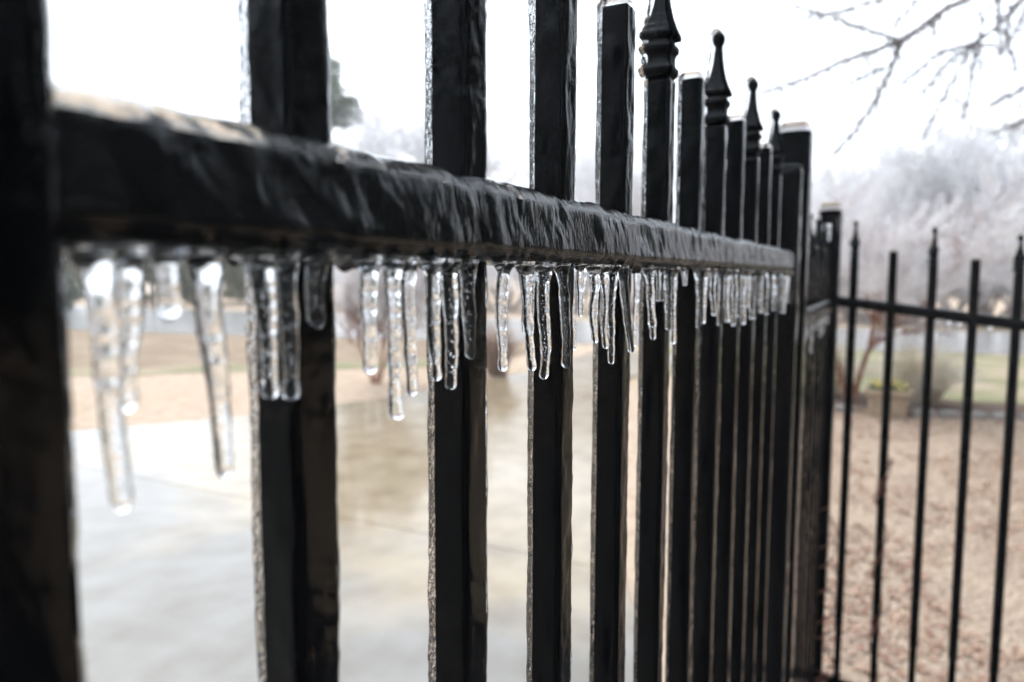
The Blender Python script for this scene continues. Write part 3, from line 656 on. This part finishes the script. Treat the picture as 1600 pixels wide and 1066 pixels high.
# unseen dark woods round the sides, added for the ice to reflect
def woods(name, spots, seed, label):
    rg = np.random.default_rng(seed); V, Fq, off = [], [], 0
    for (x, y, h, r) in spots:
        bl = [(x+rg.normal(0, r*.4), y+rg.normal(0, r*.4), h*t_, r*rg.uniform(.3, .55)*(1.1-.5*t_)) for t_ in np.linspace(.12, .95, 16)]
        a, b = leaf_cloud(rg, bl, 1500, .42); V.append(a); Fq.append(b+off); off += len(a)
    o = kind(obj(name, mesh(name, np.vstack(V), np.vstack(Fq), False), WOODM), 'stuff'); o['label'] = label
woods('woods', [(*pol(a, rd), h, 3.4) for a, rd, h in [(-24, 21, 9), (-31, 17, 10), (-40, 15, 10), (-50, 14, 11), (-61, 14, 10), (-73, 14, 11), (-86, 15, 10), (-100, 15, 11), (-115, 16, 10), (-131, 16, 11), (-147, 17, 10), (-164, 18, 11), (176, 19, 10), (160, 20, 11), (146, 21, 10), (132, 22, 11), (119, 22, 10), (107, 23, 11), (96, 25, 10), (86, 28, 10)]], 71, 'unseen dark evergreen woods added for the ice to reflect')

# far iced woods: a pale mass of twigs closing the view
rg = np.random.default_rng(77); S = []
for a in np.arange(-16, 66, 1.7):
    x0, y0 = pol(a+rg.uniform(-.6, .6), rg.uniform(52, 66)); h = rg.uniform(6.0, 9.0); nn = 650
    q = rg.normal(0, 1, (nn, 3)); q /= np.linalg.norm(q, axis=1)[:, None]; q *= rg.uniform(.1, 1, nn)[:, None]**.5
    c = np.c_[x0+q[:, 0]*2.6, y0+q[:, 1]*2.6, h*.52+q[:, 2]*h*.48]; dv = q*.5+rg.normal(0, .45, (nn, 3))+np.array([0, 0, .5]); L_ = rg.uniform(.4, 1.3, nn)[:, None]
    dv /= np.linalg.norm(dv, axis=1)[:, None]; S.append(np.c_[c-dv*L_*.5, c+dv*L_*.5, np.full(nn, .02), np.full(nn, .008)])
    S.append(np.array([[x0, y0, -.1, x0, y0, h*.7, .1, .03]]))
o = kind(obj('far_woods', segs_mesh('far_woods', np.vstack(S), 3), FROST), 'stuff'); o['label'] = 'pale iced woods far beyond the road'

# dormant ornamental grass clumps
STRAW = iced('straw_blades', (.66, .53, .44), (.50, .37, .30), 3, .45, .7, .35)
ICESTRAW = iced('iced_straw', (.92, .89, .82), (.80, .72, .58), 3, .45, .7)
def clump(x, y, h, rad, seed, label, m, n=420):
    rg = np.random.default_rng(seed); S = []
    a = rg.uniform(0, 6.28, n); q = np.sqrt(rg.uniform(0, 1, n))*.22*rad; b = a+rg.normal(0, .3, n); ln = h*rg.uniform(.55, 1.05, n); out = rg.uniform(.1, 1, n)*rad
    ln = ln*(1-.35*out/rad)
    p0 = np.c_[q*np.cos(a), q*np.sin(a), 0*a]; p1 = p0+np.c_[np.cos(b)*out*.32, np.sin(b)*out*.32, ln*.72]; p2 = p1+np.c_[np.cos(b)*out*.55, np.sin(b)*out*.55, ln*(.34-.45*(out/rad))]
    w1 = np.full(n, .005); S = np.vstack([np.c_[p0, p1, w1, w1*.8], np.c_[p1, p2, w1*.8, w1*.2]])
    o = obj('ornamental_grass', segs_mesh('ornamental_grass', S), m, None, (x, y, float(ground_h(x, y)))); return tag(o, label, 'grass clump', 'dormant grass clumps')
clump(9.6, 5.25, 1.05, .62, 31, 'tan dormant grass mound at the driveway edge, between second and third pickets', STRAW)
clump(9.95, .78, 1.0, .75, 32, 'pale dormant grass clump left of the red-trunked tree', ICESTRAW)
clump(9.75, -.30, .95, .8, 33, 'pale arching grass clump right of the planter', ICESTRAW)

# ------------------------------------------------------------------ planter, edging
POT = mat('cast_stone', (.40, .31, .22), .85, .2, noise=(14, (.29, .22, .16), .4, .7, 5), bump=(60, .4, .01))
pl = thing('flower_planter', 'square tan stone planter with yellow flowers in the mulch bed', 'planter', (8.8, .03, .01))
def sqloft(name, prof, m=32, rc=.02):
    rings = [np.c_[resample(rrect(32, -h, h, -h, h, rc), m), np.full(m, z)] for h, z in prof]
    v, f = loft_vf(np.array(rings)); return mesh(name, v, f, False)
obj('pot', sqloft('pot', [(.17, 0), (.175, .02), (.195, .22), (.195, .23), (.225, .235), (.23, .25), (.23, .285), (.222, .292), (.2, .292), (.195, .26)]), POT, pl, pl['_w'])
YEL = mat('yellow_petals', (.50, .38, .09), .6, .2, noise=(25, (.7, .6, .25), .4, .6, 2)); LEAFG = mat('pansy_leaves', (.09, .12, .045), .6, .3)
rg = np.random.default_rng(5)
fl = []
for i in range(16):
    px_, py_ = rg.uniform(-.16, .16, 2); pz = .31+rg.uniform(0, .05); V = []; Fq = []
    for j in range(5):
        a = j*1.2566+rg.uniform(0, .3); c, s_ = math.cos(a), math.sin(a); o_ = len(V)
        V += [(0, 0, 0), (c*.02-s_*.014, s_*.02+c*.014, .008), (c*.036, s_*.036, .002), (c*.02+s_*.014, s_*.02-c*.014, .008)]; Fq.append([o_, o_+1, o_+2, o_+3])
    fo = obj('flower', mesh('flower', V, Fq, False), YEL, pl, (pl['_w'][0]+px_, pl['_w'][1]+py_, pl['_w'][2]+pz)); fo.rotation_euler = (rg.uniform(-.6, .6), rg.uniform(-1.1, 0), 0)
V, Fq = leaf_cloud(rg, [(a, b, .29, .06) for a in (-.12, 0, .12) for b in (-.12, 0, .12)], 260, .03); obj('foliage', mesh('foliage', V, Fq, False), LEAFG, pl, pl['_w'])
STONE = mat('edging_stone', (.22, .20, .19), .8, .3, noise=(9, (.32, .30, .28), .4, .65, 4), bump=(30, .6, .01))
ed = thing('garden_edging', 'low row of rough grey stones edging the mulch bed', 'edging', (8.95, 0, 0))
path = [(9.0, 1.9), (8.82, .7), (8.93, -.3), (9.22, -1.3), (9.55, -2.6)]
pts = []; 
for a, b in zip(path[:-1], path[1:]):
    L_ = math.dist(a, b); n = int(L_/.24)
    pts += [(a[0]+(b[0]-a[0])*j/n, a[1]+(b[1]-a[1])*j/n, math.atan2(b[1]-a[1], b[0]-a[0])) for j in range(n)]
stone_me = []
for k in range(4):
    bm = bmesh.new(); bmesh.ops.create_icosphere(bm, subdivisions=2, radius=1)
    for v_ in bm.verts:
        c = np.array(v_.co[:]); q = np.sign(c)*np.abs(c)**.6; q = q*(1+.12*vnoise(c*1.6+k*9)); v_.co = q*np.array([.115, .075, .05])
    me = bpy.data.meshes.new('stone'); bm.to_mesh(me); bm.free(); stone_me.append(me)
for j, (x, y, a) in enumerate(pts):
    if math.dist((x, y), (8.8, .03)) < .3: continue
    o = obj('stone', stone_me[j % 4], STONE, ed, (x-.04, y, float(ground_h(x, y))+.035)); o.rotation_euler = (0, 0, a+random.uniform(-.1, .1)); s_ = random.uniform(.85, 1.15); o.scale = (s_, s_, s_*random.uniform(.8, 1.2))

# ------------------------------------------------------------------ lawn cover: dry blades and fallen leaves
def blades(n, xr, y_fn, seed):
    rg = np.random.default_rng(seed); x = xr[0]+(xr[1]-xr[0])*rg.uniform(0, 1, n)**1.5; lo, hi = y_fn(x); y = lo+(hi-lo)*rg.uniform(0, 1, n)
    ok = (y < np.interp(x, NEAR[:, 0], NEAR[:, 1])-.03); x, y = x[ok], y[ok]; n = len(x); z = ground_h(x, y)
    a = rg.uniform(0, 6.28, n); L_ = rg.uniform(.03, .08, n)*(1+x*.05); wd = rg.uniform(.0007, .0015, n)*(1+x*.12); h = rg.uniform(.08, .45, n)
    d = np.c_[np.cos(a), np.sin(a)]; s_ = np.c_[-d[:, 1], d[:, 0]]*wd[:, None]
    p = np.c_[x, y]; m1 = p+d*(L_*.5)[:, None]; t1 = p+d*L_[:, None]
    V = np.stack([np.c_[p-s_, z], np.c_[p+s_, z], np.c_[m1+s_, z+L_*h*.7], np.c_[m1-s_, z+L_*h*.7], np.c_[t1, z+L_*h*.55]], 1).reshape(-1, 3)
    b = np.arange(n)*5; f = np.c_[b, b+1, b+2, b+3].tolist()+np.c_[b+3, b+2, b+4].tolist()
    return mesh('grass', V, f, False)
DRY = mat('dry_blades', (.56, .43, .32), .85, .15, noise=[(2.6, (.47, .35, .27), .46, .66, 5), (60, (.66, .56, .46), .45, .65, 2)])
g = obj('grass', blades(110000, (2.5, 9.2), lambda x: (-.19*x-.25, .10*x+.3), 41), DRY); kind(g, 'stuff'); g['label'] = 'dry tan lawn grass beyond the right fence'
LEAF = mat('fallen_leaf', (.24, .125, .085), .7, .3, noise=(12, (.42, .28, .20), .42, .65, 3))
rg = np.random.default_rng(44); n = 7000
x = rg.uniform(2.5, 9, n); y = (-.19*x-.2)+rg.uniform(0, 1, n)*(.29*x+.5); ok = vnoise(np.c_[x*2.2, y*2.2, 0*x])+.4*vnoise(np.c_[x*7, y*7, 0*x]) > -.2; x, y = x[ok], y[ok]; n = len(x); z = ground_h(x, y)+.02
a = rg.uniform(0, 6.28, n); s_ = rg.uniform(.012, .030, n); d = np.c_[np.cos(a), np.sin(a)]*s_[:, None]; e = np.c_[-d[:, 1], d[:, 0]]*.55; p = np.c_[x, y]; cu = rg.uniform(-.6, .9, n)*s_
V = np.stack([np.c_[p-d, z+cu], np.c_[p+e, z], np.c_[p+d, z+cu*.6], np.c_[p-e, z+.2*s_]], 1).reshape(-1, 3)
b = np.arange(n)*4; o = obj('leaf_litter', mesh('leaf_litter', V, np.r_[np.c_[b, b+1, b+3], np.c_[b+1, b+2, b+3]], False), LEAF); kind(o, 'stuff'); o['label'] = 'brown fallen leaves scattered over the dry lawn'

# dead vine at the foot of the corner post and on a picket
VINE = mat('dry_vine', (.17, .075, .055), .7, .3)
def vine(name, x, y, z0, z1, rad, label, seed):
    rg = np.random.default_rng(seed); S = []; t = np.linspace(0, 1, 60)
    for s_ in range(2):
        ph = rg.uniform(0, 6.28); tw = rg.uniform(3, 5)
        P = np.c_[x+(rad+.006*vnoise(np.c_[t*20+seed, t*0, t*0+s_]))*np.cos(ph+tw*6.28*t), y+(rad+.008*vnoise(np.c_[t*20+seed, t*0+3, t*0+s_]))*np.sin(ph+tw*6.28*t), z0+(z1-z0)*t]
        S += [[*P[i], *P[i+1], .0022, .002] for i in range(59)]
        for i in range(5, 58, 4):
            q = P[i]+rg.normal(0, .014, 3); S.append([*P[i], *q, .0012, .0008]); S.append([*q, *(q+rg.normal(0, .012, 3)), .004, .0005])
    o = obj(name, segs_mesh(name, S, 5), VINE); return tag(o, label, 'vine', 'dead vines on the fence')
vine('dead_vine', XC-.01, PY-.02, .02, CAMZ-.78, .045, 'dry reddish vine climbing the foot of the corner post', 3)
vine('dead_vine', XC, ry[1], -.05, CAMZ-.60, .016, 'thin dry vine twisted round a flat picket of the right fence', 4)

# ------------------------------------------------------------------ iced branches reaching in at the upper right
BR = {
 'a': [(5.260, -0.031, 2.991, 0.0117), (5.206, 0.060, 2.920, 0.0127), (5.067, 0.309, 2.826, 0.0088), (4.950, 0.512, 2.717, 0.0063), (4.788, 0.801, 2.603, 0.0031)],
 'b': [(5.210, 0.053, 2.928, 0.0078), (5.117, 0.247, 3.002, 0.0059), (5.033, 0.424, 3.079, 0.0051), (4.926, 0.641, 3.144, 0.0031)],
 'c': [(5.216, 0.043, 2.936, 0.0078), (5.173, 0.090, 2.749, 0.0068), (5.121, 0.160, 2.593, 0.0063), (5.062, 0.239, 2.418, 0.0059), (4.962, 0.393, 2.223, 0.0031)],
 'd': [(5.838, -0.825, 3.495, 0.0180), (5.639, -0.479, 3.315, 0.0140), (5.480, -0.202, 3.168, 0.0120), (5.260, -0.031, 2.991, 0.0110)],
 'e': [(5.156, -0.425, 3.285, 0.0064), (5.144, -0.444, 3.067, 0.0055), (5.127, -0.450, 2.871, 0.0040)],
 'f': [(6.173, -0.807, 3.541, 0.0106), (5.986, -0.522, 3.167, 0.0074), (5.906, -0.391, 3.048, 0.0064), (5.810, -0.231, 2.916, 0.0051), (5.708, -0.078, 2.696, 0.0030)],
 'g': [(5.910, -0.399, 3.048, 0.0064), (5.796, -0.190, 2.988, 0.0047), (5.639, 0.063, 2.746, 0.0028)],
 'h': [(5.907, -0.391, 3.057, 0.0064), (5.871, -0.377, 2.777, 0.0051), (5.823, -0.331, 2.535, 0.0030)],
 'i': [(5.906, -0.391, 3.048, 0.0052), (5.914, -0.244, 2.759, 0.0043), (5.802, -0.097, 2.409, 0.0026)],
 'j': [(5.945, -0.947, 2.808, 0.0082), (5.786, -0.663, 2.697, 0.0053), (5.659, -0.444, 2.575, 0.0029)],
 'k': [(6.078, -1.012, 2.670, 0.0083), (5.892, -0.686, 2.511, 0.0054), (5.781, -0.491, 2.415, 0.0029)],
 'l': [(6.147, -0.100, 3.573, 0.0068), (5.992, 0.175, 3.456, 0.0054), (5.839, 0.451, 3.356, 0.0045), (5.690, 0.724, 3.297, 0.0027)],
 'm': [(6.147, -0.100, 3.573, 0.0068), (6.082, -0.008, 3.402, 0.0045), (5.998, 0.121, 3.240, 0.0027)],
 'n': [(5.665, -0.556, 3.176, 0.0060), (5.635, -0.536, 2.978, 0.0040), (5.656, -0.620, 2.755, 0.0024)],
 'o': [(5.206, 0.060, 2.920, 0.0059), (5.181, 0.082, 2.788, 0.0039), (5.023, 0.360, 2.655, 0.0023)],
 'q': [(6.060, -0.425, 3.279, 0.0052), (6.034, -0.425, 3.019, 0.0043), (6.031, -0.446, 2.881, 0.0028)],
 'r': [(5.460, -0.168, 3.144, 0.0048), (5.425, -0.118, 3.056, 0.0040), (5.428, -0.140, 2.969, 0.0028)],
 's': [(6.627, -0.796, 3.615, 0.0069), (6.538, -0.687, 3.294, 0.0046), (6.456, -0.575, 3.065, 0.0032)],
}
TWIG = mat('brown_twig', (.24, .17, .15), .8, .2, noise=(9, (.42, .36, .37), .42, .62, 3))
TWICE = ice_mat('twig_ice', (160, 160, 160), .4, .002, .05, .35)
bt = thing('iced_tree', 'ice-coated bare tree reaching drooping twigs into the upper right sky', 'tree', (7.4, -2.6, float(ground_h(7.4, -2.6))-.03))
trunk = [[7.4, -2.6, -.1, 7.38, -2.57, 1.6, .13, .11], [7.38, -2.57, 1.6, 7.3, -2.45, 3.0, .11, .085], [7.3, -2.45, 3.0, 7.35, -2.5, 4.6, .085, .05], [7.35, -2.5, 4.6, 7.2, -2.6, 6.2, .05, .02]]
W0 = bt['_w']
def local(S): S = np.array(S, float); S[:, :3] -= W0; S[:, 3:6] -= W0; return S
obj('trunk', segs_mesh('trunk', local(trunk), 10), BARK, bt, W0)
rg = np.random.default_rng(9)
limb = []; h0 = np.array([7.32, -2.48, 2.7]); h1 = np.array([7.33, -2.5, 3.5]); hub = np.array([6.5, -1.35, 3.62]); hub2 = np.array([6.6, -1.5, 2.9])
def arc(a, b, r0, r1, sag=.12, n=8):
    t = np.linspace(0, 1, n+1); P = a+(b-a)*t[:, None]; P[:, 2] += sag*np.sin(t*math.pi); P[1:-1] += rg.normal(0, .012, (n-1, 3)); rr = r0+(r1-r0)*t
    return [[*P[i], *P[i+1], rr[i], rr[i+1]] for i in range(n)]
limb += arc(h1, hub, .05, .03, .2); limb += arc(h0, hub2, .045, .02, .15)
roots = {'d': hub, 'e': hub, 'f': hub, 'j': hub2, 'k': hub2, 'l': hub, 'n': hub, 'q': hub, 's': hub}
tw, ic = [], []
for key, P in BR.items():
    P = np.array(P)
    if key in roots: limb += arc(roots[key], P[0, :3], .014, P[0, 3], .08)
    seg = np.r_[0, np.cumsum(np.linalg.norm(np.diff(P[:, :3], axis=0), axis=1))]; n = max(6, int(seg[-1]/.035)); t = np.linspace(0, seg[-1], n)
    Q = np.stack([np.interp(t, seg, P[:, c]) for c in range(4)], -1); Q[1:-1, :3] += rg.normal(0, .0035, (n-2, 3))
    for i in range(n-1):
        r0, r1 = Q[i, 3]*.92, Q[i+1, 3]*.92
        tw.append([*Q[i, :3], *Q[i+1, :3], r0, r1]); ic.append([*Q[i, :3], *Q[i+1, :3], r0*1.35+.0015, r1*1.35+.0015])
        for _ in range(4):                                       # spurs and buds with a bead of ice
            dv = rg.normal(0, 1, 3); dv /= np.linalg.norm(dv); dv[2] -= .4; L_ = rg.uniform(.010, .030)
            e_ = Q[i, :3]+dv*L_; tw.append([*Q[i, :3], *e_, .0046, .0036]); ic.append([*Q[i, :3], *(e_+dv*.006), .0060, .0046])
        if rg.uniform() < .35:                                   # hanging droplets
            q = Q[i, :3]-np.array([0, 0, Q[i, 3]]); ic.append([*q, *(q-np.array([0, 0, rg.uniform(.012, .035)])), .0035, .0015])
        if rg.uniform() < .5:                                   # fine drooping iced twigs
            dv = np.array([rg.normal(-.3, .5), rg.normal(.2, .6), -1.0]); dv /= np.linalg.norm(dv); L_ = rg.uniform(.05, .24); a_ = Q[i, :3]
            for m_ in range(4):
                b_2 = a_+dv*L_/4+rg.normal(0, .004, 3); tw.append([*a_, *b_2, .0018, .0016]); ic.append([*a_, *b_2, .0046, .0040]); a_ = b_2
        if rg.uniform() < .26 and Q[i, 3] > .003:                # thin side twigs
            dv = rg.normal(0, 1, 3)*np.array([1, 1, .5]); dv[2] -= .5; dv /= np.linalg.norm(dv); L_ = rg.uniform(.06, .26); e_ = Q[i, :3]+dv*L_
            tw.append([*Q[i, :3], *e_, .0032, .002]); ic.append([*Q[i, :3], *e_, .005, .0035])
obj('limb', segs_mesh('limb', local(limb), 8), BARK, bt, W0)
tg = obj('twigs', segs_mesh('twigs', local(tw), 5), TWIG, bt, W0)
obj('twig_ice', segs_mesh('twig_ice', local(ic), 6), TWICE, tg, W0)
W, T = tree_meshes(61, 1, 1, 4, .62, .3); W, T = scale_top(W, T, 3.2)       # the rest of the crown, above and right of the frame
for A in (W, T):
    A[:, :3] += (7.3-W0[0], -2.5-W0[1], 4.0); A[:, 3:6] += (7.3-W0[0], -2.5-W0[1], 4.0)
obj('crown', segs_mesh('crown', np.vstack([W, T]), 5), FROST, bt, W0)

# ------------------------------------------------------------------ icy air
HAZE = bpy.data.materials.new('haze'); HAZE.use_nodes = True
t = HAZE.node_tree; t.nodes.remove(t.nodes['Principled BSDF'])
pv = t.nodes.new('ShaderNodeVolumePrincipled'); pv.inputs['Color'].default_value = (.93, .96, 1, 1); pv.inputs['Density'].default_value = .0018; pv.inputs['Anisotropy'].default_value = .3
t.links.new(pv.outputs[0], t.nodes['Material Output'].inputs['Volume'])
hz = obj('haze', box_mesh('haze', -120, 160, -120, 160, -1.6, 15.5, 0), HAZE); kind(hz, 'stuff'); hz['label'] = 'pale freezing mist thinning the far trees'

for o in bpy.data.objects:
    if '_w' in o: del o['_w']
